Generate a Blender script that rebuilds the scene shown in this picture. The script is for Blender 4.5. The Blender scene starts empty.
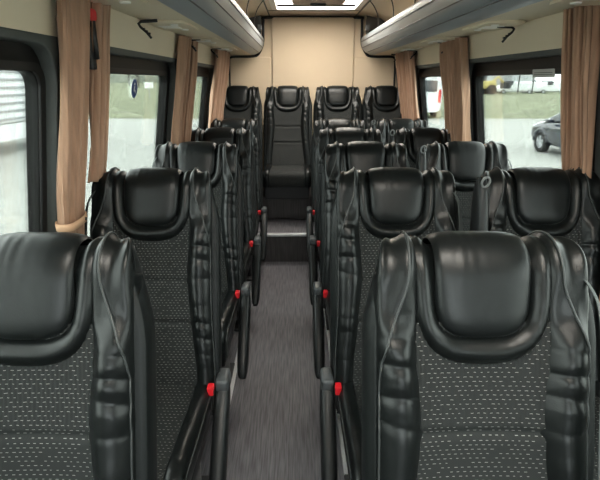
import bpy, bmesh, math, random
from mathutils import Vector, Matrix, noise
random.seed(4)
PI = math.pi
S = bpy.context.scene
COL = S.collection

# ------------------------------------------------------------------ materials
def mat(name, color, rough=.5, metal=0., spec=.5, bump=None, var=None, emit=None, coat=0., sheen=0., transl=0.):
    m = bpy.data.materials.new(name); m.use_nodes = True
    nt = m.node_tree; b = nt.nodes['Principled BSDF']
    b.inputs['Base Color'].default_value = (*color, 1)
    b.inputs['Roughness'].default_value = rough
    b.inputs['Metallic'].default_value = metal
    b.inputs['Specular IOR Level'].default_value = spec
    b.inputs['Coat Weight'].default_value = coat
    b.inputs['Sheen Weight'].default_value = sheen
    if emit:
        b.inputs['Emission Color'].default_value = (*emit[0], 1); b.inputs['Emission Strength'].default_value = emit[1]
    tc = nt.nodes.new('ShaderNodeTexCoord')
    if var:   # (scale, amount)
        mp = nt.nodes.new('ShaderNodeMapping'); mp.inputs['Scale'].default_value = var[2] if len(var) > 2 else (1, 1, 1)
        n = nt.nodes.new('ShaderNodeTexNoise'); n.inputs['Scale'].default_value = var[0]; n.inputs['Detail'].default_value = 5
        r = nt.nodes.new('ShaderNodeValToRGB'); a = var[1]
        r.color_ramp.elements[0].position = .3; r.color_ramp.elements[1].position = .7
        r.color_ramp.elements[0].color = (*[c * (1 - a) for c in color], 1)
        r.color_ramp.elements[1].color = (*[min(1, c * (1 + a)) for c in color], 1)
        nt.links.new(tc.outputs['Object'], mp.inputs[0]); nt.links.new(mp.outputs[0], n.inputs['Vector'])
        nt.links.new(n.outputs[0], r.inputs[0]); nt.links.new(r.outputs[0], b.inputs['Base Color'])
    if bump:  # (scale, strength)
        n2 = nt.nodes.new('ShaderNodeTexNoise'); n2.inputs['Scale'].default_value = bump[0]; n2.inputs['Detail'].default_value = 3
        bp = nt.nodes.new('ShaderNodeBump'); bp.inputs['Strength'].default_value = bump[1]; bp.inputs['Distance'].default_value = .002
        nt.links.new(tc.outputs['Object'], n2.inputs['Vector']); nt.links.new(n2.outputs[0], bp.inputs['Height'])
        nt.links.new(bp.outputs[0], b.inputs['Normal'])
    if transl:
        t = nt.nodes.new('ShaderNodeBsdfTranslucent'); t.inputs[0].default_value = (*color, 1)
        mx = nt.nodes.new('ShaderNodeMixShader'); mx.inputs[0].default_value = transl
        out = nt.nodes['Material Output']
        nt.links.new(b.outputs[0], mx.inputs[1]); nt.links.new(t.outputs[0], mx.inputs[2]); nt.links.new(mx.outputs[0], out.inputs[0])
    return m

def glass_mat(name, tint, gloss=.06):
    m = bpy.data.materials.new(name); m.use_nodes = True; nt = m.node_tree
    for n in list(nt.nodes): nt.nodes.remove(n)
    out = nt.nodes.new('ShaderNodeOutputMaterial'); tr = nt.nodes.new('ShaderNodeBsdfTransparent'); tr.inputs[0].default_value = (*tint, 1)
    gl = nt.nodes.new('ShaderNodeBsdfGlossy'); gl.inputs['Roughness'].default_value = .02
    fr = nt.nodes.new('ShaderNodeFresnel'); fr.inputs[0].default_value = 1.3
    mu = nt.nodes.new('ShaderNodeMath'); mu.operation = 'MULTIPLY'; mu.inputs[1].default_value = .7
    mx = nt.nodes.new('ShaderNodeMixShader')
    nt.links.new(fr.outputs[0], mu.inputs[0]); nt.links.new(mu.outputs[0], mx.inputs[0]); nt.links.new(tr.outputs[0], mx.inputs[1]); nt.links.new(gl.outputs[0], mx.inputs[2])
    nt.links.new(mx.outputs[0], out.inputs[0])
    return m

def dash_mat():
    """charcoal seat cloth with short pale dashes woven in staggered rows (UV is in metres)"""
    m = bpy.data.materials.new('dash_cloth'); m.use_nodes = True; nt = m.node_tree; b = nt.nodes['Principled BSDF']
    b.inputs['Roughness'].default_value = .8; b.inputs['Specular IOR Level'].default_value = .3
    tc = nt.nodes.new('ShaderNodeTexCoord'); sx = nt.nodes.new('ShaderNodeSeparateXYZ'); nt.links.new(tc.outputs['UV'], sx.inputs[0])
    def M(op, a, c=None):
        n = nt.nodes.new('ShaderNodeMath'); n.operation = op
        for i, v in enumerate((a, c)):
            if v is None: continue
            if isinstance(v, (int, float)): n.inputs[i].default_value = v
            else: nt.links.new(v, n.inputs[i])
        return n.outputs[0]
    v = M('DIVIDE', sx.outputs[1], .0088); row = M('FLOOR', v); fv = M('FRACT', v)
    off = M('FRACT', M('MULTIPLY', row, .387))
    u = M('ADD', M('DIVIDE', sx.outputs[0], .0130), off); fu = M('FRACT', u); cell = M('FLOOR', u)
    wn = nt.nodes.new('ShaderNodeTexWhiteNoise'); wn.noise_dimensions = '2D'
    cb = nt.nodes.new('ShaderNodeCombineXYZ'); nt.links.new(cell, cb.inputs[0]); nt.links.new(row, cb.inputs[1]); nt.links.new(cb.outputs[0], wn.inputs['Vector'])
    ln = M('MULTIPLY', M('ADD', M('MULTIPLY', wn.outputs['Value'], .30), .22), M('GREATER_THAN', wn.outputs['Value'], .12))
    mask = M('MULTIPLY', M('LESS_THAN', fu, ln), M('LESS_THAN', M('ABSOLUTE', M('SUBTRACT', fv, .5)), .062))
    # fine weave between the dashes
    wv = M('MULTIPLY', M('SINE', M('MULTIPLY', sx.outputs[0], 2100)), M('SINE', M('MULTIPLY', sx.outputs[1], 1900)))
    mix0 = nt.nodes.new('ShaderNodeMix'); mix0.data_type = 'RGBA'
    mix0.inputs[6].default_value = (.007, .008, .008, 1); mix0.inputs[7].default_value = (.020, .0225, .022, 1)
    nt.links.new(M('ADD', M('MULTIPLY', wv, .5), .5), mix0.inputs[0])
    mix = nt.nodes.new('ShaderNodeMix'); mix.data_type = 'RGBA'; mix.inputs[7].default_value = (.21, .21, .20, 1)
    nt.links.new(mix0.outputs[2], mix.inputs[6]); nt.links.new(mask, mix.inputs[0]); nt.links.new(mix.outputs[2], b.inputs['Base Color'])
    return m

def vinyl_mat(name, base, light):
    m = bpy.data.materials.new(name); m.use_nodes = True; nt = m.node_tree; b = nt.nodes['Principled BSDF']
    tc = nt.nodes.new('ShaderNodeTexCoord')
    mp = nt.nodes.new('ShaderNodeMapping'); mp.inputs['Scale'].default_value = (150, 7, 7)
    n = nt.nodes.new('ShaderNodeTexNoise'); n.inputs['Scale'].default_value = 1; n.inputs['Detail'].default_value = 4
    r = nt.nodes.new('ShaderNodeValToRGB'); r.color_ramp.elements[0].position = .36; r.color_ramp.elements[1].position = .66
    r.color_ramp.elements[0].color = (*base, 1); r.color_ramp.elements[1].color = (*light, 1)
    nt.links.new(tc.outputs['Object'], mp.inputs[0]); nt.links.new(mp.outputs[0], n.inputs['Vector']); nt.links.new(n.outputs[0], r.inputs[0])
    nt.links.new(r.outputs[0], b.inputs['Base Color']); b.inputs['Roughness'].default_value = .55
    return m

LEATHER = mat('black_leather', (.0042, .0054, .0054), .34, spec=.33, bump=(420, .12))
LEATHER2 = mat('black_leather_pad', (.0045, .0058, .006), .36, spec=.33, bump=(420, .10))
SHELL = mat('seat_shell', (.006, .0075, .0075), .45, spec=.25, bump=(300, .1))
CLOTH = dash_mat()
PIPING = mat('piping', (.03, .034, .034), .45)
PLASTIC = mat('armrest_plastic', (.012, .0135, .014), .42, spec=.35, bump=(500, .1))
GREYMET = mat('grey_bracket', (.07, .076, .08), .45, metal=.3)
RING = mat('ring_grey', (.17, .18, .18), .4)
STEEL = mat('painted_steel', (.03, .03, .032), .5, metal=.4)
RED = mat('red_plastic', (.65, .012, .02), .4)
BLACK = mat('black_plastic', (.008, .008, .008), .5)
BELT = mat('belt_webbing', (.05, .058, .058), .75, bump=(900, .2))
CREAM = mat('cream_panel', (.66, .565, .42), .6, var=(2.5, .04), bump=(160, .1))
CREAMC = mat('cream_ceiling', (.62, .55, .45), .65, var=(3, .03), bump=(200, .1))
BACKM = mat('beige_backwall', (.60, .48, .34), .65, var=(2, .04), bump=(220, .12))
UNDER = mat('rack_underside', (.68, .58, .42), .6, bump=(260, .1))
SILVER = mat('silver_rack_lip', (.33, .36, .38), .42, metal=.25, bump=(500, .03))
GROOVE = mat('groove', (.07, .075, .08), .5)
DARKTRIM = mat('dark_wall_trim', (.060, .067, .065), .6, spec=.3, bump=(300, .15))
FRAME = mat('black_window_frame', (.005, .005, .005), .5, spec=.25)
GLASS = glass_mat('tinted_glass', (.74, .77, .735))
CLEAR = glass_mat('clear_glass', (.93, .96, .94))
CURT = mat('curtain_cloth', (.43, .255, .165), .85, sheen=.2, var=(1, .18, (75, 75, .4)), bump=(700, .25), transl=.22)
TIE = mat('curtain_tie', (.50, .31, .19), .8, bump=(600, .2))
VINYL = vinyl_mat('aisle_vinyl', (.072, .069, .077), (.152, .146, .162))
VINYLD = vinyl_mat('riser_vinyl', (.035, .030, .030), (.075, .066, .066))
ALU = mat('aluminium', (.72, .73, .74), .3, metal=.7)
WHITE = mat('white_paint', (.80, .81, .80), .4)
LAMPW = mat('lamp_diffuser', (.9, .88, .82), .6, emit=((1, .95, .86), 8.0))
LAMPF = mat('lamp_frame', (.85, .82, .75), .5)
BROWN = mat('hatch_plate', (.30, .23, .17), .5)
BLUE = mat('sticker_blue', (.02, .06, .22), .5)
STW = mat('sticker_white', (.75, .77, .80), .5)
GREYL = mat('label_grey', (.42, .42, .41), .6)
PAVE = mat('pavement', (.36, .365, .345), .9, var=(.6, .05))
GRASSM = mat('grass', (.175, .19, .115), .95, var=(.5, .25))
BARK = mat('bark', (.10, .095, .085), .9)
SHRUB = mat('shrub', (.19, .205, .165), .95, var=(.6, .3))
CARP = mat('car_paint', (.012, .016, .028), .16, spec=.6, coat=1.)
CARG = mat('car_glass', (.02, .025, .03), .05, spec=.8)
TYRE = mat('tyre', (.015, .015, .015), .8)
RIM = mat('rim', (.60, .62, .64), .35, metal=.6)
VANW = mat('van_white', (.74, .76, .78), .35, coat=.4)
YELL = mat('machine_yellow', (.55, .45, .16), .6)
BLDG = mat('hall_grey', (.48, .50, .52), .8)
TRAIL = mat('trailer_white', (.72, .73, .74), .45)
TRAILG = mat('trailer_grey', (.30, .31, .32), .5)

# ------------------------------------------------------------------ mesh helpers
def link(name, me, m, parent=None, smooth=True):
    o = bpy.data.objects.new(name, me); COL.objects.link(o)
    if m: me.materials.append(m)
    if parent: o.parent = parent
    if smooth:
        for p in me.polygons: p.use_smooth = True
    return o

def bm_obj(name, bm, m, parent=None, smooth=False):
    bmesh.ops.recalc_face_normals(bm, faces=bm.faces)
    me = bpy.data.meshes.new(name); bm.to_mesh(me); bm.free()
    return link(name, me, m, parent, smooth)

def grid(name, f, nu, nv, m, parent=None, uv=None, flip=False, closed_u=False):
    vs = []; fs = []
    mu = nu if closed_u else nu + 1
    for j in range(nv + 1):
        for i in range(mu): vs.append(f(i / nu, j / nv))
    for j in range(nv):
        for i in range(nu):
            a = j * mu + i; b = j * mu + (i + 1) % mu; c = b + mu; d = a + mu
            fs.append((a, d, c, b) if flip else (a, b, c, d))
    me = bpy.data.meshes.new(name); me.from_pydata([tuple(v) for v in vs], [], fs)
    if uv:
        L = me.uv_layers.new(name='uv')
        for p in me.polygons:
            for li in p.loop_indices:
                vi = me.loops[li].vertex_index
                L.data[li].uv = uv((vi % mu) / nu, (vi // mu) / nv)
    return link(name, me, m, parent)

def add_box(bm, lo, hi, bev=0., seg=2):
    r = bmesh.ops.create_cube(bm, size=1)
    vs = r['verts']
    for v in vs:
        v.co = Vector([(lo[k] + hi[k]) / 2 + v.co[k] * (hi[k] - lo[k]) for k in range(3)])
    if bev > 0:
        es = list({e for v in vs for e in v.link_edges})
        rr = bmesh.ops.bevel(bm, geom=es, offset=bev, segments=seg, profile=.5, affect='EDGES')
        vs = list({v for fc in rr['faces'] for v in fc.verts} | {v for v in vs if v.is_valid})
    return vs

def box(name, lo, hi, m, parent=None, bev=0., seg=2, smooth=False):
    bm = bmesh.new(); add_box(bm, lo, hi, bev, seg); return bm_obj(name, bm, m, parent, smooth)

def add_tube(bm, pts, r, n=8, cap=True):
    pts = [Vector(p) for p in pts]; rings = []
    rr = r if callable(r) else (lambda t: r)
    up = None
    for i, p in enumerate(pts):
        t = (pts[min(i + 1, len(pts) - 1)] - pts[max(i - 1, 0)]).normalized()
        if up is None:
            up = Vector((0, 0, 1)) if abs(t.z) < .9 else Vector((1, 0, 0))
        a = t.cross(up).normalized(); b = a.cross(t).normalized(); up = b
        q = rr(i / (len(pts) - 1))
        rings.append([bm.verts.new(p + a * math.cos(2 * PI * k / n) * q + b * math.sin(2 * PI * k / n) * q) for k in range(n)])
    for i in range(len(rings) - 1):
        for k in range(n):
            bm.faces.new((rings[i][k], rings[i][(k + 1) % n], rings[i + 1][(k + 1) % n], rings[i + 1][k]))
    if cap:
        bm.faces.new(rings[0][::-1]); bm.faces.new(rings[-1])

def tube(name, pts, r, m, parent=None, n=8):
    bm = bmesh.new(); add_tube(bm, pts, r, n); return bm_obj(name, bm, m, parent, True)

def catmull(pts, t):
    n = len(pts) - 1; x = min(max(t, 0), 1) * n; i = min(int(x), n - 1); f = x - i
    p = [pts[max(i - 1, 0)], pts[i], pts[i + 1], pts[min(i + 2, n)]]
    return tuple(.5 * (2 * p[1][k] + (p[2][k] - p[0][k]) * f + (2 * p[0][k] - 5 * p[1][k] + 4 * p[2][k] - p[3][k]) * f * f
                       + (-p[0][k] + 3 * p[1][k] - 3 * p[2][k] + p[3][k]) * f ** 3) for k in range(len(pts[0])))

def sm(a, b, x):
    t = min(max((x - a) / (b - a), 0), 1); return t * t * (3 - 2 * t)

def rrect(y0, y1, z0, z1, r, n=8):
    out = []
    for cx, cz, a0 in ((y1 - r, z1 - r, 0), (y0 + r, z1 - r, 90), (y0 + r, z0 + r, 180), (y1 - r, z0 + r, 270)):
        for k in range(n + 1):
            a = math.radians(a0 + 90 * k / n); out.append((cx + r * math.cos(a), cz + r * math.sin(a)))
    return out

def sheet(name, loops, thick, mapf, m, parent=None, bevel=0., kind=None):
    """flat plate with holes, given thickness, carried onto a surface by mapf(a, b, depth)"""
    cu = bpy.data.curves.new(name, 'CURVE'); cu.dimensions = '2D'; cu.fill_mode = 'BOTH'; cu.extrude = thick / 2
    if bevel: cu.bevel_depth = bevel; cu.bevel_resolution = 2; cu.offset = -bevel
    for lp in loops:
        sp = cu.splines.new('POLY'); sp.points.add(len(lp) - 1); sp.use_cyclic_u = True
        for p, q in zip(sp.points, lp): p.co = (q[0], q[1], 0, 1)
    tmp = bpy.data.objects.new('tmp', cu); COL.objects.link(tmp)
    dg = bpy.context.evaluated_depsgraph_get()
    me = bpy.data.meshes.new_from_object(tmp.evaluated_get(dg))
    bpy.data.objects.remove(tmp); bpy.data.curves.remove(cu)
    me.name = name
    for v in me.vertices: v.co = Vector(mapf(v.co.x, v.co.y, v.co.z + thick / 2))
    bm = bmesh.new(); bm.from_mesh(me); bmesh.ops.remove_doubles(bm, verts=bm.verts, dist=1e-5)
    bmesh.ops.recalc_face_normals(bm, faces=bm.faces); bm.to_mesh(me); bm.free()
    me.materials.clear()
    o = link(name, me, m, parent, False)
    if kind: o['kind'] = kind
    return o

def tag(o, label, cat, group=None):
    o['label'] = label; o['category'] = cat
    if group: o['group'] = group
    return o

def empty(name, loc, label, cat, group=None, rz=0):
    o = bpy.data.objects.new(name, None); COL.objects.link(o); o.location = loc; o.rotation_euler.z = rz
    o.empty_display_size = .1
    return tag(o, label, cat, group)

def dup(root, loc, label, group=None, rz=None, scale=None):
    r = root.copy(); COL.objects.link(r); r.location = loc; r['label'] = label
    if group: r['group'] = group
    if rz is not None: r.rotation_euler.z = rz
    if scale: r.scale = scale
    for ch in list(root.children):
        c = ch.copy(); COL.objects.link(c); c.parent = r
        for g in ch.children:
            d = g.copy(); COL.objects.link(d); d.parent = c
    return r

def struct(o):
    o['kind'] = 'structure'; return o

# ------------------------------------------------------------------ room dimensions
XC = .165                      # centre line of the vehicle
YB = 4.93                      # rear wall
YF = -2.1                      # front
CZ = 1.985                     # ceiling
def cw(z): return .785 + .155 * (1.64 - z)
def side_map(sg):
    return lambda a, b, d: (XC + sg * (cw(b) + d), a, b)

STEP_Y, STEP_H = 3.68, .24
# floor, step platform
struct(box('floor', (XC - 1.0, YF, -.05), (XC + 1.0, YB, 0), VINYL))
struct(box('floor_rear_platform', (XC - 1.0, STEP_Y, .0), (XC + 1.0, YB, STEP_H - .004), VINYL))
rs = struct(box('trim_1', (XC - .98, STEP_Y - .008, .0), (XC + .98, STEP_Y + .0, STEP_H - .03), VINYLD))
nz = box('step_nosing', (XC - .9, STEP_Y - .02, STEP_H - .022), (XC + .9, STEP_Y + .016, STEP_H + .002), ALU, bev=.004)
tag(nz, 'bright aluminium nosing along the edge of the step at the end of the aisle', 'step edge')
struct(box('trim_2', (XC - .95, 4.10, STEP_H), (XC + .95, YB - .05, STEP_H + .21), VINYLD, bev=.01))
for sx, nm, lb in ((-.312, 'floor_rail', 'thin pale metal rail on the floor along the left edge of the aisle'), (.19, 'floor_rail', 'thin pale metal rail on the floor under the right aisle seats')):
    r = box(nm, (sx - .011, -1.2, 0), (sx + .011, STEP_Y - .02, .008), ALU, bev=.002)
    tag(r, lb, 'floor rail')

# side walls
WINS = {-1: [(-1.0, 1.36), (1.64, 2.70), (3.25, 3.95)], 1: [(-.9, 1.42), (1.72, 2.83), (3.38, 4.10)]}   # glass extent along the bus
GZ0, GZ1 = .74, 1.432
wn = 0
for sg, sd in ((-1, 'left'), (1, 'right')):
    mp = side_map(sg); WIN = WINS[sg]
    loops = [[(YF, -.02), (YB, -.02), (YB, 1.52), (YF, 1.52)]]
    for y0, y1 in WIN:
        loops.append(rrect(y0 - .085, y1 + (.03 if y0 < 0 and sg < 0 else .085), GZ0 - .08, 1.497, .10))
    w = sheet('wall_' + sd, loops, .035, mp, DARKTRIM, bevel=.004, kind='structure')
    # cream band between the window trim and the rack
    bm = bmesh.new(); 
    struct(sheet('trim_%d' % (3 if sg < 0 else 4), [[(YF, 1.52), (YB, 1.52), (YB, 1.70), (YF, 1.70)]], .03, lambda a, b, d: mp(a, b, d + .002), CREAM)); bm.free()
    for (y0, y1) in WIN:
        wn += 1
        fr = sheet('window_%d' % wn, [rrect(y0 - .125, y1 + .125, GZ0 - .12, 1.515, .10), rrect(y0, y1, GZ0, GZ1, .045)], .03,
                   lambda a, b, d: mp(a, b, d + .036), FRAME, bevel=.003, kind='structure')
        sheet('pane', [rrect(y0 - .01, y1 + .01, GZ0 - .01, GZ1 + .01, .045)], .004, lambda a, b, d: mp(a, b, d + .05), GLASS, fr)
        seal = sheet('seal', [rrect(y0 - .028, y1 + .028, GZ0 - .028, GZ1 + .022, .06), rrect(y0 - .002, y1 + .002, GZ0 - .002, GZ1 + .002, .046)], .012,
                     lambda a, b, d: mp(a, b, d + .026), BLACK, fr)

# ceiling: crowned sheet that curves into the sides
prof = [(-.80, 1.62), (-.78, 1.76), (-.70, 1.88), (-.56, 1.955), (-.40, CZ), (0, CZ), (.40, CZ), (.56, 1.955), (.70, 1.88), (.78, 1.76), (.80, 1.62)]
HX0, HX1, HY0, HY1 = -.18, .53, 3.35, 4.46      # roof light opening
bm = bmesh.new()
def roof_strip(bm, y0, y1, skip=False):
    pts = [(XC + catmull(prof, k / 40)[0], catmull(prof, k / 40)[1]) for k in range(41)]
    if skip:
        pts_l = [p for p in pts if p[0] < HX0 - .001] + [(HX0, CZ)]
        pts_r = [(HX1, CZ)] + [p for p in pts if p[0] > HX1 + .001]
        groups = (pts_l, pts_r)
    else: groups = (pts,)
    for g in groups:
        a = [bm.verts.new((p[0], y0, p[1])) for p in g]; b = [bm.verts.new((p[0], y1, p[1])) for p in g]
        for k in range(len(g) - 1): bm.faces.new((a[k], a[k + 1], b[k + 1], b[k]))
F0, F1 = .05 - (HY1 - HY0) / 2, .05 + (HY1 - HY0) / 2
roof_strip(bm, YF, F0); roof_strip(bm, F0, F1, True); roof_strip(bm, F1, HY0); roof_strip(bm, HY0, HY1, True); roof_strip(bm, HY1, YB)
bmesh.ops.remove_doubles(bm, verts=bm.verts, dist=1e-4)
ce = struct(bm_obj('ceiling', bm, CREAMC, None, True))
sd_ = ce.modifiers.new('thick', 'SOLIDIFY'); sd_.thickness = .03; sd_.offset = 1
for v in (0,): pass
# ceiling joint strips beside the roof light
for i, x in enumerate((XC - .405, XC + .405)):
    struct(box('trim_%d' % (5 + i), (x - .005, YF + .05, CZ - .006), (x + .005, YB - .01, CZ + .002), DARKTRIM))
struct(box('trim_7', (XC - .40, 4.60, CZ - .004), (XC + .40, 4.606, CZ + .002), DARKTRIM))

# rear wall with padded middle panel and dark rubber edging
struct(box('wall_rear', (XC - 1.0, YB, -.02), (XC + 1.0, YB + .04, 2.1), BACKM))
def wallpad(name, x0, x1, z0, z1, r, yd):
    o = sheet(name, [rrect(x0, x1, z0, z1, r)], yd, lambda a, b, d: (a, YB - d, b), BACKM, bevel=.008); return struct(o)
wallpad('trim_8', XC - .385, XC + .395, .5, CZ - .02, .03, .022)
wallpad('trim_9', XC - .90, XC - .392, .5, 1.62, .03, .012)
wallpad('trim_10', XC + .402, XC + .90, .5, 1.62, .03, .012)
edge = []
for sg in (-1, 1):
    pts = [(XC + sg * .80, 1.3), (XC + sg * .795, 1.58), (XC + sg * .78, 1.612), (XC + sg * .74, 1.620), (XC + sg * .60, 1.620), (XC + sg * .53, 1.635), (XC + sg * .485, 1.70), (XC + sg * .468, 1.76), (XC + sg * .462, 1.94), (XC + sg * .44, CZ - .022), (XC, CZ - .016)]
    if sg > 0: pts = pts[:-1]
    edge.append(pts)
ring = edge[0] + edge[1][::-1]
ed = tube('trim_11', [(catmull(ring, k / 90)[0], YB - .012, catmull(ring, k / 90)[1]) for k in range(91)], .012, BLACK, None, 8); struct(ed)
# front end: bulkhead with windscreen
fw = sheet('wall_front', [[(XC - 1.0, -.02), (XC + 1.0, -.02), (XC + .80, 2.08), (XC - .80, 2.08)], rrect(XC - .78, XC + .78, .75, 1.80, .1)], .05,
           lambda a, b, d: (a, YF - d, b), DARKTRIM, kind='structure')
wsf = sheet('window_7', [rrect(XC - .81, XC + .81, .72, 1.83, .1), rrect(XC - .77, XC + .77, .76, 1.79, .08)], .02, lambda a, b, d: (a, YF - .055 - d, b), FRAME, kind='structure')
sheet('pane', [rrect(XC - .78, XC + .78, .75, 1.80, .08)], .004, lambda a, b, d: (a, YF - .06 - d, b), CLEAR, wsf)

# ------------------------------------------------------------------ roof light
rl = empty('roof_light', ((HX0 + HX1) / 2, (HY0 + HY1) / 2, CZ), 'lit rectangular roof light in the ceiling near the rear wall', 'ceiling light', 'roof lights')
cx, cy = (HX0 + HX1) / 2, (HY0 + HY1) / 2; hx, hy = (HX1 - HX0) / 2, (HY1 - HY0) / 2
sheet('frame', [rrect(-hx - .015, hx + .015, -hy - .015, hy + .015, .05), rrect(-hx + .03, hx - .03, -hy + .03, hy - .03, .04)], .016, lambda a, b, d: (a, b, -.012 + d), LAMPF, rl, bevel=.003)
bm = bmesh.new()
vsb = [bm.verts.new(p) for p in ((-hx, -hy, 0), (hx, -hy, 0), (hx, hy, 0), (-hx, hy, 0), (-hx, -hy, .06), (hx, -hy, .06), (hx, hy, .06), (-hx, hy, .06))]
for k in range(4): bm.faces.new((vsb[k], vsb[(k + 1) % 4], vsb[4 + (k + 1) % 4], vsb[4 + k]))
bm.faces.new(vsb[4:])
bm_obj('housing', bm, LAMPF, rl)
box('diffuser', (-hx + .005, -hy + .005, .035), (hx - .005, hy - .005, .05), LAMPW, rl)
pl = sheet('hatch_plate', [rrect(-.20, .20, -hy + .12, hy - .38, .09)], .03, lambda a, b, d: (a, b, -.02 + d), BROWN, rl, bevel=.008)
box('handle', (-.06, hy - .48, -.045), (.06, hy - .44, -.02), GREYMET, rl, bev=.008)

dup(rl, (cx, 0.05, CZ), 'added roof light out of view over the front rows, brightening the interior')  # extra lamp above the view, added to lift the interior light
# ------------------------------------------------------------------ luggage racks
RK = [(.785, 1.640), (.70, 1.636), (.60, 1.634), (.575, 1.635), (.545, 1.642), (.505, 1.662), (.476, 1.695), (.463, 1.735), (.462, 1.772), (.470, 1.795), (.482, 1.800),
      (.492, 1.792), (.498, 1.760), (.52, 1.700), (.56, 1.672), (.785, 1.668)]
RY0, RY1 = -1.6, YB - .02
for sg, sd in ((-1, 'left'), (1, 'right')):
    t = empty('luggage_rack', (XC + sg * .62, RY0, 1.634), 'long silver-lipped overhead luggage rack along the %s wall' % sd, 'luggage rack', 'overhead luggage racks')
    ox, oz = XC + sg * .62, 1.634
    def strip(name, pts, m, y0=RY0, y1=RY1, parent=t):
        N = (len(pts) - 1) * 4
        def f(i, j):
            p = catmull(pts, i); return (XC + sg * p[0] - ox, y0 + (y1 - y0) * j - RY0, p[1] - oz)
        return grid(name, f, N, 14, m, parent)
    strip('lip', RK[3:11], SILVER)
    strip('shelf', RK[10:], CREAM)
    strip('underside', [(.83, 1.642), (.70, 1.636), (.60, 1.634), (.574, 1.6352)], UNDER)
    for (c, z) in ((.510, 1.6585), (.472, 1.7005), (.4605, 1.752)):
        tube('groove_line', [(XC + sg * (c - .0015) - ox, 0, z - oz - .001), (XC + sg * (c - .0015) - ox, RY1 - RY0, z - oz - .001)], .0028, GROOVE, t, 6)
    # black sheet standing in for the shadowed gap near the rear wall, with bracket
    shadow_pts = [(XC + sg * .47, 1.80), (XC + sg * .47, 1.955), (XC + sg * .60, 1.93), (XC + sg * .74, 1.83), (XC + sg * .79, 1.67), (XC + sg * .56, 1.68), (XC + sg * .50, 1.74)]
    sheet('gap_shadow', [shadow_pts if sg > 0 else shadow_pts[::-1]], .02, lambda a, b, d: (a - ox, YB - .26 - RY0 + d, b - oz), BLACK, t)
    box('end_bracket', (XC + sg * .478 - ox - .018, YB - .30 - RY0, 1.83 - oz), (XC + sg * .478 - ox + .018, YB - .27 - RY0, 1.875 - oz), GREYMET, t, bev=.004)
    # curved support straps between lip and ceiling
    for k, y in enumerate((-.75, -.15, .45, 1.05, 1.65, 2.25, 2.85, 3.45, 4.05)):
        pts = [(.478, 1.798), (.476, 1.85), (.458, 1.91), (.43, 1.955), (.405, CZ - .002)]
        bm = bmesh.new()
        P2 = [catmull(pts, q / 14) for q in range(15)]
        a = [bm.verts.new((XC + sg * p[0] - ox, y - .006 - RY0, p[1] - oz)) for p in P2]; b = [bm.verts.new((XC + sg * p[0] - ox, y + .006 - RY0, p[1] - oz)) for p in P2]
        a2 = [bm.verts.new((XC + sg * (p[0] + .005) - ox, y - .006 - RY0, p[1] - oz + .002)) for p in P2]; b2 = [bm.verts.new((XC + sg * (p[0] + .005) - ox, y + .006 - RY0, p[1] - oz + .002)) for p in P2]
        for q in range(14):
            bm.faces.new((a[q], a[q + 1], b[q + 1], b[q])); bm.faces.new((a2[q], b2[q], b2[q + 1], a2[q + 1]))
            bm.faces.new((a[q], a2[q], a2[q + 1], a[q + 1])); bm.faces.new((b[q], b[q + 1], b2[q + 1], b2[q]))
        bm_obj('support_strap', bm, STEEL, t, True)

    # service panels with reading lamps and air nozzles
    for k, (y, wh) in enumerate(((1.45, 'nearest the camera'), (2.25, 'second from the camera'), (3.05, 'third from the camera'), (3.85, 'nearest the rear wall'))):
        px = XC + sg * .69
        sp = empty('service_panel', (px, y, 1.634), 'cream lamp and vent panel under the %s rack, %s' % (sd, wh), 'service panel', 'service panels under the racks')
        sheet('plate', [rrect(-.085, .075, -.17, .17, .03)], .007, lambda a, b, d: (sg * a, b, -.006 + d), UNDER, sp, bevel=.002)
        for yy in (-.10, .10):
            bm = bmesh.new(); bmesh.ops.create_cone(bm, cap_ends=True, segments=20, radius1=.015, radius2=.019, depth=.008)
            for v in bm.verts: v.co += Vector((-.03 * sg, yy, -.008))
            bm_obj('reading_lamp', bm, LAMPF, sp, False)
        bm = bmesh.new()
        for q in range(5): add_box(bm, (-.05, -.05 + q * .022, -.010), (.03, -.042 + q * .022, -.004), .001)
        bm_obj('vent', bm, LAMPF, sp)

# coat hooks where rack and wall meet
HK = {-1: [(2.03, 'by the front curtain pair'), (2.92, 'above the middle curtain pair'), (3.72, 'nearest the rear wall')],
      1: [(2.22, 'above the big window'), (3.12, 'above the middle curtain'), (3.95, 'just before the rear curtain'), (4.6, 'nearest the rear wall')]}
for sg in (-1, 1):
    for y, wh in HK[sg]:
        bx = XC + sg * .772
        h = empty('coat_hook', (bx, y, 1.63), 'black plastic coat hook under the %s rack, %s' % ('left' if sg < 0 else 'right', wh), 'coat hook', 'coat hooks')
        tube('hook_arm', [(-sg * .075, 0, -.002), (-sg * .05, 0, -.004), (-sg * .012, 0, -.006), (-sg * .002, 0, -.014), (-sg * .010, -.004, -.026), (-sg * .032, -.008, -.044), (-sg * .050, -.010, -.066)], lambda t_: .0062 - .0015 * t_, BLACK, h, 8)
        bm = bmesh.new()
        for q in range(3): add_box(bm, (-sg * (.022 + .010 * q) - .004, -.010, -.036 - .008 * q), (-sg * (.022 + .010 * q) + .004, .002, -.029 - .008 * q), .001)
        bm_obj('grip_tooth', bm, BLACK, h)

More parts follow.
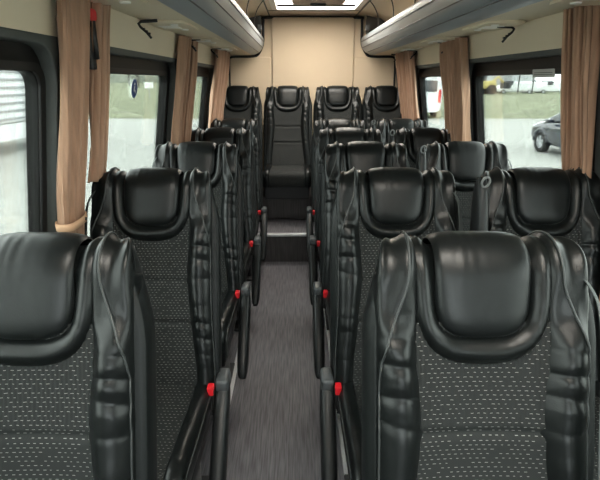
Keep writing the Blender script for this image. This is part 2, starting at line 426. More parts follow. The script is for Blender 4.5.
# emergency hammers
for sg, y, lb in ((-1, 1.565, 'red emergency hammer on the left pillar between the two front curtain panels'), (1, 1.50, 'red emergency hammer on the right pillar at the edge of the striped curtain')):
    z = 1.59; x = XC + sg * (cw(z) - .002)
    h = empty('emergency_hammer', (x, y, z), lb, 'emergency hammer', 'emergency hammers')
    box('head', (-sg * .022 - .013, -.036, -.014), (-sg * .022 + .013, .036, .020), RED, h, bev=.008)
    tube('grip', [(-sg * .022, 0, -.01), (-sg * .022, 0, -.06), (-sg * .022, 0, -.12)], .009, BLACK, h, 10)
    box('holder', (min(0, -sg * .018), -.022, -.15), (max(0, -sg * .018), .022, -.02), BLACK, h, bev=.006)

# ------------------------------------------------------------------ curtains
def curtain(label, sg, yr, zr, npl, tie=None, group='brown window curtains', amp=.026, off=.044, seed=0, tie_gather=.5, taper=(1, 1)):
    z1, z0 = zr
    zm = tie if tie else z0
    root = empty('curtain', (XC + sg * cw(z0), (yr[0] + yr[1]) / 2, z0), label, 'curtain', group)
    yc = (yr[0] + yr[1]) / 2; hw = (yr[1] - yr[0]) / 2
    rx, ry, rz_ = root.location
    def widthf(z):
        f = 1.0 + (taper[1] - taper[0]) * (z1 - z) / (z1 - z0) + taper[0] - 1
        if tie:
            d = z - tie
            f *= 1 - (1 - tie_gather) * math.exp(-(d / (.20 if d > 0 else .09)) ** 2)
        return f
    def f(i, j):
        z = z1 + (z0 - z1) * j
        w = widthf(z)
        ph = seed * 1.7
        fold = math.sin(2 * PI * npl * i + ph + .5 * noise.noise(Vector((i * 4, j * 1.2, seed)))) + .45 * math.sin(2 * PI * npl * 2.3 * i + 2 * ph + 2 * noise.noise(Vector((i * 3, j * 1.5, seed + 5))))
        a = amp * (.75 + .5 * noise.noise(Vector((i * 5, j * 2, seed + 9))))
        yy = yc + hw * w * (2 * i - 1) + .006 * noise.noise(Vector((i * 2, j * 3, seed + 3))) + .004 * math.sin(2 * PI * npl * i * 2 + ph)
        c = cw(z) - off - a * fold - .008 * noise.noise(Vector((j * 2, seed, 0)))
        c = min(c, cw(z) - .006)
        return (XC + sg * c - rx, yy - ry, z - rz_)
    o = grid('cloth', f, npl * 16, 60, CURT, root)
    mo = o.modifiers.new('thick', 'SOLIDIFY'); mo.thickness = .003
    # heading tape
    if tie:
        w = hw * widthf(tie) + .006
        n = 28
        def g(i, j):
            a = 2 * PI * i
            zz = tie + .011 * (1 - 2 * j)
            return (XC + sg * (cw(tie) - off - (.030) * math.copysign(abs(math.cos(a)) ** .6, math.cos(a))) - rx, yc - ry + w * math.copysign(abs(math.sin(a)) ** .7, math.sin(a)), zz - rz_ + .006 * math.sin(a))
        b = grid('tieback', g, n, 2, TIE, root, closed_u=True)
        mm = b.modifiers.new('thick', 'SOLIDIFY'); mm.thickness = .004
        bm = bmesh.new(); bmesh.ops.create_uvsphere(bm, u_segments=12, v_segments=8, radius=.006)
        for v in bm.verts: v.co = Vector((XC + sg * (cw(tie) - off - .034) - rx + v.co.x * .6, yc + hw * .35 - ry + v.co.y, tie - rz_ + v.co.z))
        bm_obj('button', bm, BLACK, b, True)
    return root
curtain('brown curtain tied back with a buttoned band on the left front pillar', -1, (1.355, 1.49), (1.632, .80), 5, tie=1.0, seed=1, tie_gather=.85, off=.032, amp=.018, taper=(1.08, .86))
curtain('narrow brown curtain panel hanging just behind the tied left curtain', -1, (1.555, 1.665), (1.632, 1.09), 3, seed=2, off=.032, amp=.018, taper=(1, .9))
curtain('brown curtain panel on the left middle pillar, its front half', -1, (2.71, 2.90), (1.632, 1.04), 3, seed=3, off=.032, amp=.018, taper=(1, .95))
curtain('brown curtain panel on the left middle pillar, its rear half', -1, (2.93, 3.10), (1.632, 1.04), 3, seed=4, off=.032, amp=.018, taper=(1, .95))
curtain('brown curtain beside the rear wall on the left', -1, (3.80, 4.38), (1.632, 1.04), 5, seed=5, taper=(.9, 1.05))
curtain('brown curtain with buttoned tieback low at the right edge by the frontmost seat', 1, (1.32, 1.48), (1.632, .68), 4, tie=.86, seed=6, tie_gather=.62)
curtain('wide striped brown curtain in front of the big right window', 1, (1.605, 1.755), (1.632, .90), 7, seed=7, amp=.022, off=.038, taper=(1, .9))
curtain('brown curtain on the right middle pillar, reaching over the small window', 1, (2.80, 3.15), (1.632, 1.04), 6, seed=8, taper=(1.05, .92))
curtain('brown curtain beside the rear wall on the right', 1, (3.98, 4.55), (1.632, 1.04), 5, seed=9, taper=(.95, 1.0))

# stickers on the glass
for sg, y, z, lb in ((-1, 2.22, 1.375, 'round blue seat belt sticker on the left middle window'), (1, 3.36, 1.375, 'round blue seat belt sticker on the small right rear window')):
    mp = side_map(sg)
    def circ(r, n=32, ry=1.): return [(y + r * math.cos(2 * PI * k / n), z + ry * r * math.sin(2 * PI * k / n)) for k in range(n)]
    o = sheet('sticker', [circ(.042)], .001, lambda a, b, d: mp(a, b, d + .046), STW); tag(o, lb, 'sticker', 'seat belt stickers')
    sheet('blue_disc', [circ(.038)], .001, lambda a, b, d: mp(a, b, d + .0452), BLUE, o)
    fig = [(y - .004, z + .010), (y - .012, z - .004), (y - .008, z - .014), (y + .006, z - .012), (y + .010, z - .022), (y + .015, z - .020), (y + .010, z - .006), (y + .001, z - .006), (y + .004, z + .008)]
    hd = [(y - .001 + .006 * math.cos(2 * PI * k / 12), z + .018 + .006 * math.sin(2 * PI * k / 12)) for k in range(12)]
    sheet('seated_figure', [fig, hd], .001, lambda a, b, d: mp(a, b, d + .0444), STW, o)
mp = side_map(1)
lb_ = sheet('label', [rrect(1.95, 2.13, 1.420, 1.452, .004)], .002, lambda a, b, d: mp(a, b, d + .018), GREYL)
tag(lb_, 'small pale grey label at the top edge of the big right window', 'label')
bmz = [rrect(1.965 + .0, 2.115, 1.430 + k * .007, 1.4325 + k * .007, .001, 2) for k in range(2)]
sheet('print', bmz, .001, lambda a, b, d: mp(a, b, d + .0172), DARKTRIM, lb_)

# ------------------------------------------------------------------ seats
REC = math.radians(16.7); CR, SR = math.cos(REC), math.sin(REC)
S1, RT, BZ = .650, .05, .43
N_ = Vector((0, -CR, SR)); T_ = Vector((0, SR, CR)); B0 = Vector((0, 0, BZ))
def P(u, s, n):
    if s <= S1: q = B0 + T_ * s + N_ * n
    else:
        a = (s - S1) / RT
        c = B0 + T_ * S1 - N_ * RT
        if a <= PI: q = c + (N_ * math.cos(a) + T_ * math.sin(a)) * (RT + n)
        else: q = c - N_ * (RT + n) - T_ * (s - S1 - PI * RT)
    return Vector((u, q.y, q.z))
SEND = S1 + PI * RT + .05
AP, AR, SC = .092, .134, .63
def uk(k): return AP + (AR - AP) * k, .530 - .053 * k, 3.3 - .6 * k
def Ucurve(k, t):
    a, sb, p = uk(k)
    if t < .3: return -a, SEND + (SC - SEND) * (t / .3)
    if t > .7: return a, SC + (SEND - SC) * ((t - .7) / .3)
    th = PI * (t - .3) / .4
    c, s_ = math.cos(th), math.sin(th)
    return -math.copysign(abs(c) ** (2 / p), c) * a, SC - (SC - sb) * abs(s_) ** (2 / p)

def fw_(s): return .128 - .012 * math.exp(-((s - .36) / .10) ** 2) + .016 * sm(.25, 0, s)     # cloth half width
def outer(s): return .147 + .012 * sm(.3, 0, s) + .056 * (1 - min(max((s - .585) / .165, 0), 1) ** 3.2) ** .5

def make_back(root, mir):
    def pad(i, j):
        v = 2 * i - 1; a, sb, p = uk(0)
        if j < .5:
            s = SEND + (SC - SEND) * j / .5; hw = a; tau = 0
        else:
            th = (j - .5) / .5 * PI / 2; s = SC - (SC - sb) * math.sin(th) ** (2 / p); hw = a * max(math.cos(th), 0) ** (2 / p); tau = math.sin(th) ** (2 / p)
        f = max((1 - abs(v) ** 3.5) * (1 - tau ** 6), 0)
        n = .012 + .008 * sm(.58, .70, s) + (.022 - .008 * sm(.58, .70, s)) * f ** .5
        cr = sm(.60, .70, s) * sm(.86, .76, s)
        n += cr * .0022 * math.sin(v * 16 + 3 * noise.noise(Vector((v * 2, s * 8, 1)))) * noise.noise(Vector((v * 3, 4, 2)))
        return P(v * hw, s, n)
    grid('headrest_pad', pad, 32, 44, LEATHER2, root)
    def roll(i, j):
        u, s = Ucurve(j, i)
        hi = sm(.58, .70, s)
        n = .006 + .014 * hi * sm(0, .6, j) + (.026 - .022 * hi) * max(math.sin(PI * min(max(j * .96 + .02, 0), 1)), 0) ** .65
        n += .0012 * noise.noise(Vector((u * 60, s * 60, 3)))
        return P(u, s, n)
    grid('headrest_roll', roll, 120, 14, LEATHER, root, flip=True)
    def cloth(i, j):
        s = -.05 + .61 * j; hw = fw_(s) + .012; v = 2 * i - 1; u = v * hw
        n = .012 + .010 * v * v
        for ss in (.345, .20): n -= .010 * math.exp(-((s - ss) / .007) ** 2) - .003 * math.exp(-((s - ss) / .03) ** 2)
        n += .0009 * math.cos(2 * PI * u / .009) * sm(.35, .37, s)
        n += .006 * sm(.2, .0, s)
        return P(u, s, n)
    grid('back_cloth', cloth, 150, 90, CLOTH, root, uv=lambda i, j: ((2 * i - 1) * .135, -.05 + .61 * j))
    for sd in (-1, 1):
        def pipe_at(s): return .56 - .34 * sm(.44, .68, s)
        def bol(i, j, nx=0.):
            s = -.06 + (SEND - .03 + .06) * j
            hd = sm(.50, .58, s)
            ui = fw_(s) * (1 - hd) + (AR - .004) * hd
            W = max(outer(s), ui + .012); ds = 1 - .12 * sm(.66, .82, s)
            cs = [(ui - .010, .012 * hd), (ui + .003, .022 + .002 * hd), (ui + (W - ui) * .34, .048 - .023 * hd), (ui + (W - ui) * .70, .044 - .019 * hd), (W - .003, .020), (W + .002, -.015), (W - .002, -.05), (W - .012, -.075)]
            if s > S1: cs = [(c[0], min(c[1], .05) * ds) if c[1] > 0 else (c[0] - .2 * -c[1] * 1., c[1] * .5) for c in cs]
            u, n = catmull(cs, i)
            # gathers across the bolster
            w1 = sm(.02, .12, s) * sm(.60, .50, s) * math.sin(PI * min(i * 1.25, 1)) ** .8
            wf = s * 2 * PI / .052 + 4.5 * noise.noise(Vector((s * 9, i * 1.6, 11 + sd * 3))) + 2.2 * i * sd
            am = 1.9 * max(0, noise.noise(Vector((s * 6 + 2, i * 1.4, 17 + sd))) + .12) + .6 * math.exp(-((s - .47) / .05) ** 2)
            n += w1 * min(am, 1.3) * (.0050 * (abs(math.sin(wf * .5)) ** .7 - .62) + .0014 * noise.noise(Vector((s * 60, i * 5, 21 + sd))))
            n += .004 * noise.noise(Vector((s * 11, i * 2, 51 + sd))) * sm(.6, .5, s) * math.sin(PI * i)
            ip = pipe_at(s); n += .006 * math.exp(-((i - ip) / .09) ** 2) * sm(.44, .54, s)
            # folds bunched over the top corners
            w2 = sm(.54, .66, s) * math.sin(PI * min(max(i * 1.15, 0), 1))
            fo = math.sin(2 * PI * 2.1 * i + 2.5 * noise.noise(Vector((i * 2, s * 9, 31 + sd)))+ sd)
            n += w2 * (.0048 * fo + .003 * noise.noise(Vector((i * 7, s * 16, 5 + sd))))
            u += w2 * .004 * noise.noise(Vector((i * 4, s * 20, 8)))
            return P(sd * u, s, n + nx)
        b = grid('side_bolster', bol, 34, 190, LEATHER, root, flip=sd < 0)
        bm = bmesh.new()
        add_tube(bm, [bol(pipe_at(-.06 + (SEND + .03) * (.02 + .90 * k / 120)), .02 + .90 * k / 120, .0015) for k in range(121)], .0024, 6)
        bm_obj('piping', bm, PIPING, b, True)
    # moulded rear shell
    ring = [(-.205, .012), (-.219, -.010), (-.222, -.045), (-.212, -.085), (-.16, -.108), (0, -.116), (.16, -.108), (.212, -.085), (.222, -.045), (.219, -.010), (.205, .012), (0, -.004), (-.205, .012)]
    def sh(i, j):
        s = -.07 + (S1 + .055 + .07) * j
        u, n = catmull(ring, i)
        k = 1 - .20 * sm(.50, .74, s) ** 1.3 - .10 * sm(.70, .735, s); 
        nn = (n + .05) * (1 - .55 * sm(.62, .735, s)) - .05 - .012 * sm(.6, .74, s)
        return B0 + T_ * s + N_ * nn + Vector((u * k, 0, 0))
    o = grid('back_shell', sh, 64, 60, SHELL, root)
    bm = bmesh.new(); bm.from_mesh(o.data); bmesh.ops.remove_doubles(bm, verts=bm.verts, dist=1e-5)
    bmesh.ops.holes_fill(bm, edges=[e for e in bm.edges if e.is_boundary]); bmesh.ops.recalc_face_normals(bm, faces=bm.faces); bm.to_mesh(o.data); bm.free()
    for p in o.data.polygons: p.use_smooth = True

CP = [(.035, .424), (-.10, .424), (-.25, .432), (-.38, .442), (-.445, .440), (-.475, .415), (-.48, .37), (-.475, .325)]
def CPt(t): return catmull(CP, t)
def make_cushion(root):
    def fr(t):
        y, z = CPt(t); y2, z2 = CPt(min(t + .01, 1)); y1, z1 = CPt(max(t - .01, 0))
        d = Vector((0, y2 - y1, z2 - z1)).normalized(); return Vector((0, y, z)), Vector((0, d.z, -d.y))
    def ctr(i, j):
        p, nn = fr(j); v = 2 * i - 1
        n = .004 * (1 - v * v) - .008 * math.exp(-((j - .5) / .012) ** 2)
        q = p + nn * n * 1.0; return Vector((v * .152, q.y, q.z))
    L = .62
    grid('seat_cloth', ctr, 30, 70, CLOTH, root, uv=lambda i, j: ((2 * i - 1) * .152, j * L))
    for sd in (-1, 1):
        def bo(i, j):
            p, nn = fr(j)
            cs = [(.145, -.004), (.152, .016), (.172, .022), (.193, .012), (.202, -.018), (.200, -.06), (.192, -.095)]
            u, n = catmull(cs, i)
            n += .003 * noise.noise(Vector((j * 22, i * 3, 40 + sd))) * math.sin(PI * i)
            q = p + nn * n; return Vector((sd * u, q.y, q.z))
        b = grid('seat_bolster', bo, 20, 60, LEATHER, root, flip=sd > 0)
        bm = bmesh.new(); add_tube(bm, [bo(.62, .02 + .93 * k / 60) * 1.0 + Vector((sd * .0015, 0, 0)) for k in range(61)], .0022, 6); bm_obj('piping', bm, PIPING, b, True)
    box('cushion_pan', (-.190, -.465, .315), (.190, .03, .415), SHELL, root, bev=.02, seg=3, smooth=True)

def make_seat(name, label, group, arm=0, up=False, belt=0, low=False):
    root = empty(name, (0, 0, 0), label, 'seat', group)
    make_back(root, 1); make_cushion(root)
    if low:
        box('seat_frame', (-.19, -.42, .20), (.19, .02, .33), STEEL, root, bev=.01)
    else:
        box('seat_frame', (-.185, -.42, .26), (.185, .02, .32), STEEL, root, bev=.01)
        for sx in (-.13, .13):
            bm = bmesh.new()
            add_box(bm, (sx - .02, -.34, .012), (sx + .02, -.06, .27), .008); add_box(bm, (sx - .035, -.40, .001), (sx + .035, 0.0, .016), .004)
            bm_obj('leg', bm, STEEL, root)
    if arm:
        ax = arm * (.245 if up else .238)
        if up: piv, d, L = Vector((ax, .02, .66)), T_ + N_ * .12, .46
        else: piv, d, L = Vector((ax, -.005, .435)), Vector((0, -math.cos(math.radians(47)), -math.sin(math.radians(47)))), .43
        d = d.normalized(); nn = Vector((1, 0, 0)).cross(d).normalized()
        # paddle: rounded stadium, a little wider in the middle
        ns = 40
        def pd(i, j):
            t = -.02 + (L + .02) * (.5 - .5 * math.cos(PI * j)); x = t / L
            e = max(0, 1 - abs((x - .48) / .535) ** 6) ** .5
            hh = (.032 + .014 * math.sin(PI * min(max(x, 0), 1))) * e; ww = (.021 if up else .026) * max(e, .0) ** .8
            a = 2 * PI * i; c, s_ = math.cos(a), math.sin(a)
            p = piv + d * t + nn * (hh * math.copysign(abs(s_) ** .75, s_)) + Vector((ww * math.copysign(abs(c) ** .6, c), 0, 0))
            return p
        a = grid('armrest', pd, 28, ns, PLASTIC, root, closed_u=True)
        if up:
            bm = bmesh.new(); e0 = piv + d * (L - .012)
            add_tube(bm, [e0 + Vector((.012 * math.cos(2 * PI * k / 20), -.036 - .006 * math.sin(2 * PI * k / 20), .017 * math.sin(2 * PI * k / 20) + .004)) for k in range(21)], .0038, 6)
            bm_obj('end_ring', bm, RING, a, True)
        else:
            box('hinge_cap', (ax - .021, -.060, .408), (ax + .021, .03, .462), GREYMET, a, bev=.012, seg=3, smooth=True)
            tube('pivot', [(arm * .19, .0, .42), (arm * .235, .0, .43)], .018, STEEL, root, 12)
            bk = box('buckle', (arm * .203 - .013, -.074, .36), (arm * .203 + .013, -.042, .436), BLACK, root, bev=.004)
            box('release_button', (arm * .203 - .011, -.076, .416), (arm * .203 + .011, -.044, .448), RED, bk, bev=.004)
    if belt:
        pts = [P(belt * .185, .655, .012), P(belt * .198, .60, .052), P(belt * .203, .50, .062), P(belt * .203, .36, .066), P(belt * .203, .2, .066), P(belt * .200, .06, .055), Vector((belt * .200, -.05, .34))]
        pts = [tuple(p) for p in pts]
        def bl(i, j):
            p = Vector(catmull(pts, j)); o_ = (2 * i - 1) * (.005 + .019 * sm(0.1, .65, j))
            return p + Vector((o_ * .80, -abs(o_) * .0, 0)) + N_ * (-belt * o_ * .6)
        b = grid('seat_belt', bl, 6, 50, BELT, root)
        mo = b.modifiers.new('thick', 'SOLIDIFY'); mo.thickness = .0016
    return root

YR = lambda n: .672 + .75 * n
gl = 'single seats along the left wall'
seatL = make_seat('coach_seat', 'black leather single seat closest to the camera, at the left frame edge', gl, arm=1, belt=-1)
seatL.location = (-.512, YR(0), 0)
for n, (x, lb) in enumerate(((-.487, 'black single seat behind the tied curtain, second in the left column'), (-.483, 'black single seat, third from the camera in the left column'),
                             (-.483, 'black single seat, fourth from the camera in the left column'), (-.485, 'black single seat at the rear end of the left column, next to the step')), 1):
    dup(seatL, (x, YR(n), 0), lb)
ga = 'right aisle seats'
seatA = make_seat('coach_seat', 'large black leather seat closest to the camera, at lower right with grey belt', ga, arm=-1, belt=1)
seatA.location = (.357, YR(0), 0)
for n, (x, lb) in enumerate(((.343, 'black seat right of the aisle, directly behind the large lower right seat'), (.345, 'black seat, third from the camera on the right edge of the aisle'),
                             (.347, 'black seat, fourth from the camera on the right edge of the aisle'), (.347, 'black seat on the right edge of the aisle next to the step')), 1):
    dup(seatA, (x, YR(n), 0), lb)
gw = 'right window seats'
seatW = make_seat('coach_seat', 'black window seat at the right frame edge below the striped curtain', gw, arm=-1, up=True, belt=1)
seatW.location = (.843, YR(1), 0)
for n, lb in ((2, 'black window seat below the big right window, second from the camera'), (3, 'black window seat below the right middle curtain'),
              (4, 'rearmost black window seat of the right column, below the small window')):
    dup(seatW, (.838, YR(n), 0), lb)
gr = 'rear bench seats'
seatR = make_seat('rear_seat', 'black rear seat facing down the aisle, its cushion in full view', gr, low=True)
seatR.location = (-.07, 4.43, STEP_H + .0)
dup(seatR, (-.53, 4.43, STEP_H), 'black rear seat in the left rear corner by the curtain')
dup(seatR, (.39, 4.43, STEP_H), 'black rear seat just right of the aisle, against the rear wall')
dup(seatR, (.838, 4.43, STEP_H), 'black rear seat in the right rear corner by the curtain')

# ------------------------------------------------------------------ outdoors
GZ = -.72
struct(box('ground', (-160, -60, GZ - .1), (160, 200, GZ), PAVE))
def lawn(name, x0, x1, zf):
    def f(i, j):
        y = 28 + 80 * j; x = x0 + (x1 - x0) * i
        return (x, y, GZ - .06 + .15 * sm(28, 30, y) + zf(y, x) + .05 * noise.noise(Vector((x * .2, y * .2, 0))))
    return struct(grid(name, f, 60, 50, GRASSM))
lawn('lawn', 1, 130, lambda y, x: 0.0)
lawn('hill', -130, -1, lambda y, x: 1.0 * sm(35, 75, y) + .5 * sm(60, 108, y))

# white truck trailer at the far left
t = empty('truck_trailer', (-9.6, 13.2, GZ), 'white ribbed truck trailer parked outside the left front window', 'trailer')
box('box_body', (-1.2, -6, .95), (1.2, 5.5, 3.6), TRAIL, t, bev=.03)
bm = bmesh.new()
for k in range(11): add_box(bm, (1.2, -6, 1.0 + k * .22), (1.235, 5.45, 1.075 + k * .22), .01)
bm_obj('side_rib', bm, TRAILG, t)
box('side_skirt', (.9, -3.0, .42), (1.15, 2.5, .9), TRAIL, t, bev=.02)
def wheel(parent, x, y, r, w, sx, rimm=RIM):
    bm = bmesh.new(); R_ = Matrix.Rotation(PI / 2, 4, 'Y')
    pr = [(r * .62, -w / 2), (r * .93, -w / 2), (r, -w * .36), (r, w * .36), (r * .93, w / 2), (r * .62, w / 2)]
    n = 32; rings = [[bm.verts.new((x + q, y + p * math.cos(2 * PI * k / n), r + p * math.sin(2 * PI * k / n))) for k in range(n)] for p, q in pr]
    for a in range(len(pr)):
        A, B = rings[a], rings[(a + 1) % len(pr)]
        for k in range(n): bm.faces.new((A[k], A[(k + 1) % n], B[(k + 1) % n], B[k]))
    wh = bm_obj('wheel', bm, TYRE, parent, True)
    bm = bmesh.new(); xo = x + sx * w * .38
    def ringp(rad, xx): return [bm.verts.new((xx, y + rad * math.cos(2 * PI * k / n), r + rad * math.sin(2 * PI * k / n))) for k in range(n)]
    a, b, c = ringp(r * .66, xo), ringp(r * .56, xo + sx * .01), ringp(r * .54, xo - sx * .05)
    for A, B in ((a, b), (b, c)):
        for k in range(n): bm.faces.new((A[k], A[(k + 1) % n], B[(k + 1) % n], B[k]))
    bm.faces.new(c)
    for k in range(5):
        an = 2 * PI * k / 5 + .3
        for da in (-.13, .13):
            add_tube(bm, [(xo, y + r * .1 * math.cos(an), r + r * .1 * math.sin(an)), (xo, y + r * .6 * math.cos(an + da), r + r * .6 * math.sin(an + da))], r * .055, 6)
    add_tube(bm, [(xo - .02, y, r), (xo + sx * .012, y, r)], r * .15, 12)
    bm_obj('rim', bm, rimm, wh, False)
    return wh
for y in (-3.9, -2.7, 3.4): wheel(t, 1.0, y, .5, .28, 1)

# dark saloon car
def car(name, loc, rz, label, paint, group=None):
    c = empty(name, loc, label, 'car', group, rz)
    # x across, +y is the nose; hatchback 4.4 m long
    sec = [(-2.15, .80, .42, .88), (-2.05, .86, .30, 1.02), (-1.6, .90, .22, 1.06), (-.6, .91, .20, 1.04), (.5, .91, .20, 1.02), (1.2, .90, .22, .99), (1.75, .87, .26, .92), (2.05, .80, .32, .82), (2.2, .66, .42, .70)]
    def body(i, j):
        y, hw, z0, z1 = catmull(sec, j)
        a = 2 * PI * i; cc, ss = math.cos(a), math.sin(a)
        return (hw * math.copysign(abs(cc) ** .42, cc), y, (z0 + z1) / 2 + (z1 - z0) / 2 * math.copysign(abs(ss) ** .5, ss))
    b = grid('body', body, 48, 60, paint, c, closed_u=True)
    bm = bmesh.new(); bm.from_mesh(b.data); bmesh.ops.holes_fill(bm, edges=[e for e in bm.edges if e.is_boundary]); bm.to_mesh(b.data); bm.free()
    gs = [(-2.0, .66, 1.02, .02), (-1.75, .72, 1.03, .32), (-1.2, .72, 1.03, .50), (-.2, .70, 1.02, .56), (.45, .70, 1.0, .50), (1.0, .73, .98, .25), (1.5, .76, .95, .02)]
    def gh(sc, dz):
        def f(i, j):
            y, hw, z0, h = catmull(gs, j)
            a = PI * i; cc, ss = math.cos(a), math.sin(a)
            zz = max(abs(ss), 0) ** .55
            return ((hw + .10 * (1 - zz)) * math.copysign(abs(cc) ** .45, cc) * sc, y, z0 - .03 + (h + .03) * zz + dz)
        return f
    grid('glasshouse', gh(1, 0), 40, 40, CARG, c)
    def rf(i, j):
        return gh(1.005, .006)(.30 + .40 * i, .22 + .46 * j)
    grid('roof', rf, 20, 20, paint, c)
    bm = bmesh.new()
    for sx in (-1, 1):
        for yy, zt in ((-.15, 1.38), (-1.45, 1.28)):
            add_box(bm, (sx * .74 - .06, yy - .035, .93), (sx * .74 + .055, yy + .035, zt - .12), .01)
    bm_obj('door_pillar', bm, paint, c)
    for sx in (-1, 1):
        for yy in (1.33, -1.35):
            wheel(c, sx * .80, yy, .32, .21, sx); tube('wheel_arch', [(sx * .885, yy + .37 * math.cos(PI * q / 16), .33 + .37 * math.sin(PI * q / 16)) for q in range(17)], .045, paint, c)
        box('headlamp', (sx * .62 - .14, 1.93, .60), (sx * .62 + .14, 2.13, .70), CARG, c, bev=.03)
        box('mirror', (sx * .98 - .10, .72, .92), (sx * .98 + .10, .86, 1.04), paint, c, bev=.03)
        box('door_handle', (sx * .905 - .012, -.75, .80), (sx * .905 + .012, -.55, .83), RIM, c, bev=.005)
        box('tail_lamp', (sx * .66 - .16, -2.17, .74), (sx * .66 + .16, -2.02, .86), RED, c, bev=.02)
    return c
car('parked_car', (8.55, 13.75, GZ), math.radians(4), 'dark blue-black car parked outside the big right window', CARP)

# white van beyond the small right window
def van(name, loc, rz, label, L=5.5, H=2.6, paint=VANW, group=None, cat='van'):
    c = empty(name, loc, label, cat, group, rz)
    sec = [(-L / 2, .93, .45, H - .1), (-L / 2 + .15, 1.0, .35, H), (L / 2 - 2.0, 1.0, .35, H), (L / 2 - 1.3, 1.0, .35, H - .15), (L / 2 - .75, .98, .35, 1.35), (L / 2 - .1, .95, .38, 1.05), (L / 2, .85, .45, .9)]
    def body(i, j):
        y, hw, z0, z1 = catmull(sec, j); a = 2 * PI * i; cc, ss = math.cos(a), math.sin(a)
        return (hw * math.copysign(abs(cc) ** .3, cc), y, (z0 + z1) / 2 + (z1 - z0) / 2 * math.copysign(abs(ss) ** .3, ss))
    b = grid('body', body, 40, 40, paint, c, closed_u=True)
    bm = bmesh.new(); bm.from_mesh(b.data); bmesh.ops.holes_fill(bm, edges=[e for e in bm.edges if e.is_boundary]); bm.to_mesh(b.data); bm.free()
    for sx in (-1, 1):
        box('side_glass', (sx * .985 - .02, L / 2 - 2.3, 1.35), (sx * .985 + .02, L / 2 - 1.35, 2.0), CARG, c, bev=.01)
        box('tail_lamp', (sx * .88 - .08, -L / 2 - .05, .9), (sx * .88 + .08, -L / 2 + .06, 1.6), RED, c, bev=.02)
        for yy in (-L / 2 + 1.0, L / 2 - .9): wheel(c, sx * .9, yy, .36, .22, sx)
    box('rear_glass', (-.7, -L / 2 - .03, 1.5), (.7, -L / 2 + .03, 2.1), CARG, c, bev=.01)
    return c
van('white_van', (7.35, 31.5, GZ), math.radians(0), 'tall white van with red tail lamp seen through the small right window', L=6, H=3.0)

# row of vehicles in the yard far right
gy = 'vehicles in the far yard'
v1 = van('white_van', (35.0, 80, GZ), PI / 2, 'low white van in the far yard, left of the row seen through the big window', L=6.0, H=1.9, group=gy)
dup(v1, (41.8, 81, GZ), 'low white van in the middle of the far yard row')
dup(v1, (48.6, 82, GZ), 'low white van at the right end of the far yard row')
ld = empty('wheel_loader', (28.2, 76, GZ), 'yellow loader in the far yard at the left edge of the big right window', 'loader', gy)
box('chassis', (-1.6, -1.1, .9), (1.8, 1.1, 2.0), YELL, ld, bev=.15)
box('cab', (-1.2, -.8, 2.0), (.4, .8, 3.4), CARG, ld, bev=.12)
box('cab_roof', (-1.3, -.9, 3.4), (.5, .9, 3.6), YELL, ld, bev=.05)
tube('boom', [(1.2, 0, 1.6), (2.4, 0, 2.6), (3.4, 0, 1.6)], .18, YELL, ld)
box('bucket', (3.2, -1.2, .9), (4.0, 1.2, 1.9), STEEL, ld, bev=.1)
for xx in (-1.0, 1.1):
    for sy in (-1, 1):
        bm = bmesh.new(); bmesh.ops.create_cone(bm, cap_ends=True, segments=24, radius1=.75, radius2=.75, depth=.5, matrix=Matrix.Translation((xx, sy * 1.1, .75)) @ Matrix.Rotation(PI / 2, 4, 'X')); bm_obj('wheel', bm, TYRE, ld)
hall = empty('industrial_hall', (44, 112, GZ), 'pale grey hall in the haze behind the far yard', 'building')
box('wall', (-7, -5, 0), (7, 5, 6.2), BLDG, hall); box('roof', (-7.3, -5.3, 6.2), (7.3, 5.3, 6.7), TRAILG, hall, bev=.05); box('door', (-2, -5.06, 0), (2, -5, 4), TRAILG, hall)
ft = tube('gantry_frame', [(0, 0, 0), (2.4, 0, 5.2), (4.2, 0, .0)], .12, STEEL); ft.location = (46.5, 76.5, GZ)
tag(ft, 'dark A-shaped lifting frame in the far yard at the right', 'lifting frame')
bm = bmesh.new(); add_tube(bm, [(0, 0, 0), (0, 0, 5.4), (2.2, 0, 5.4), (2.2, 0, 0)], .09, 6); sgn = bm_obj('goal_frame', bm, STEEL); sgn.location = (34, 76.5, GZ); tag(sgn, 'thin square metal frame standing above the far yard vans', 'frame')
hd_ = []
def hedge(i, j):
    a = PI * i; x = 8 + 110 * j
    return (x, 90 - 1.6 * math.cos(a) + .5 * noise.noise(Vector((x, a, 1))), GZ + (1.0 + .3 * noise.noise(Vector((x * .7, a, 4)))) * math.sin(a) ** .6)
hg = grid('shrubbery', hedge, 10, 240, SHRUB); hg['kind'] = 'stuff'; tag(hg, 'low dark hedge line behind the grass across the yard', 'hedge')

# bare trees on the bank to the left
def tree_mesh(seed, H):
    rnd = random.Random(seed); bm = bmesh.new()
    def br(p, d, L, r, lev):
        q = p + d * L; mid = p + d * L * .5 + Vector((rnd.uniform(-1, 1), rnd.uniform(-1, 1), 0)) * L * .05
        add_tube(bm, [p, mid, q], lambda t: r * (1 - .45 * t), 5 if lev else 7, cap=False)
        if lev >= 4: return
        for k in range(3 if lev else 5):
            t_ = rnd.uniform(.45, 1.0); st = p + (q - p) * t_
            ax = Vector((rnd.uniform(-1, 1), rnd.uniform(-1, 1), rnd.uniform(.2, .9))).normalized()
            br(st, (d * .8 + ax * .8).normalized(), L * rnd.uniform(.5, .72), r * .5, lev + 1)
    br(Vector((0, 0, -.3)), Vector((0, 0, 1)), H * .42, H * .016, 0)
    return bm
protos = []
TL = [(-29, 74), (-25.5, 78), (-22.3, 72), (-33, 80), (-19.3, 77), (-37, 74), (-41, 80), (-16, 74), (-27.3, 88), (-21, 90), (-34.5, 92), (-46, 84), (-13, 82), (-51, 90)]
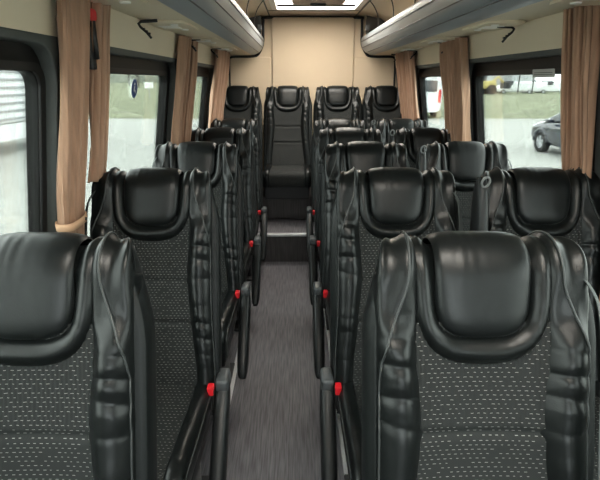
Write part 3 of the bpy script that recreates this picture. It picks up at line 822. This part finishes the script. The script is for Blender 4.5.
for k, (x, y) in enumerate(TL):
    z = GZ + 1.0 * sm(35, 75, y) + .5 * sm(60, 108, y)
    lb = 'bare leafless tree on the grassy bank beyond the left windows'
    if k < 3:
        o = bm_obj('bare_tree', tree_mesh(20 + k, 9), BARK); o.location = (x, y, z); tag(o, lb, 'tree', 'bare trees on the bank'); protos.append(o)
    else:
        o = dup(protos[k % 3], (x, y, z), lb, rz=k * 1.3, scale=(1, 1, 1 + .05 * (k % 4)))
def bush(i, j):
    a = PI * i; x = -110 + 108 * j
    return (x, 104 - 4 * math.cos(a), GZ + 1.2 + (2.2 + 2.4 * noise.noise(Vector((x * .15, a, 7))) + 1.6 * noise.noise(Vector((x * .8, a * 3, 2)))) * math.sin(a) ** .7)
bs = grid('undergrowth', bush, 14, 420, SHRUB); bs['kind'] = 'stuff'; tag(bs, 'grey-green scrub along the top of the left bank', 'scrub')
ps = tube('lamp_post', [(0, 0, 0), (0, 0, 7)], .09, TRAILG); ps.location = (-20.6, 52, GZ + .3); tag(ps, 'thin grey post on the grass beyond the left middle window', 'post')
sg_ = empty('notice_board', (-14.5, 50, GZ + .35), 'small white board on the grass beyond the left middle window', 'board')
box('panel', (-.45, -.03, 1.0), (.45, .03, 1.6), WHITE, sg_, bev=.01); box('post', (-.04, -.02, 0), (.04, .06, 1.0), TRAILG, sg_)

# ------------------------------------------------------------------ light
w = bpy.data.worlds.new('overcast'); S.world = w; w.use_nodes = True
bg = w.node_tree.nodes['Background']; bg.inputs[0].default_value = (.93, .97, 1.0, 1); bg.inputs[1].default_value = 4.2

# ------------------------------------------------------------------ camera
cam = bpy.data.cameras.new('camera'); co = bpy.data.objects.new('camera', cam); COL.objects.link(co)
cam.sensor_width = 36; cam.lens = 28.8; cam.clip_start = .05; cam.clip_end = 500
co.location = (0, 0, 1.41)
co.rotation_euler = (math.radians(90 - 18.43), 0, math.radians(-.54))
S.camera = co
S.view_settings.view_transform = 'Standard'; S.view_settings.look = 'None'; S.view_settings.gamma = 1
S.view_settings.use_curve_mapping = False
S.view_settings.exposure = 1.27
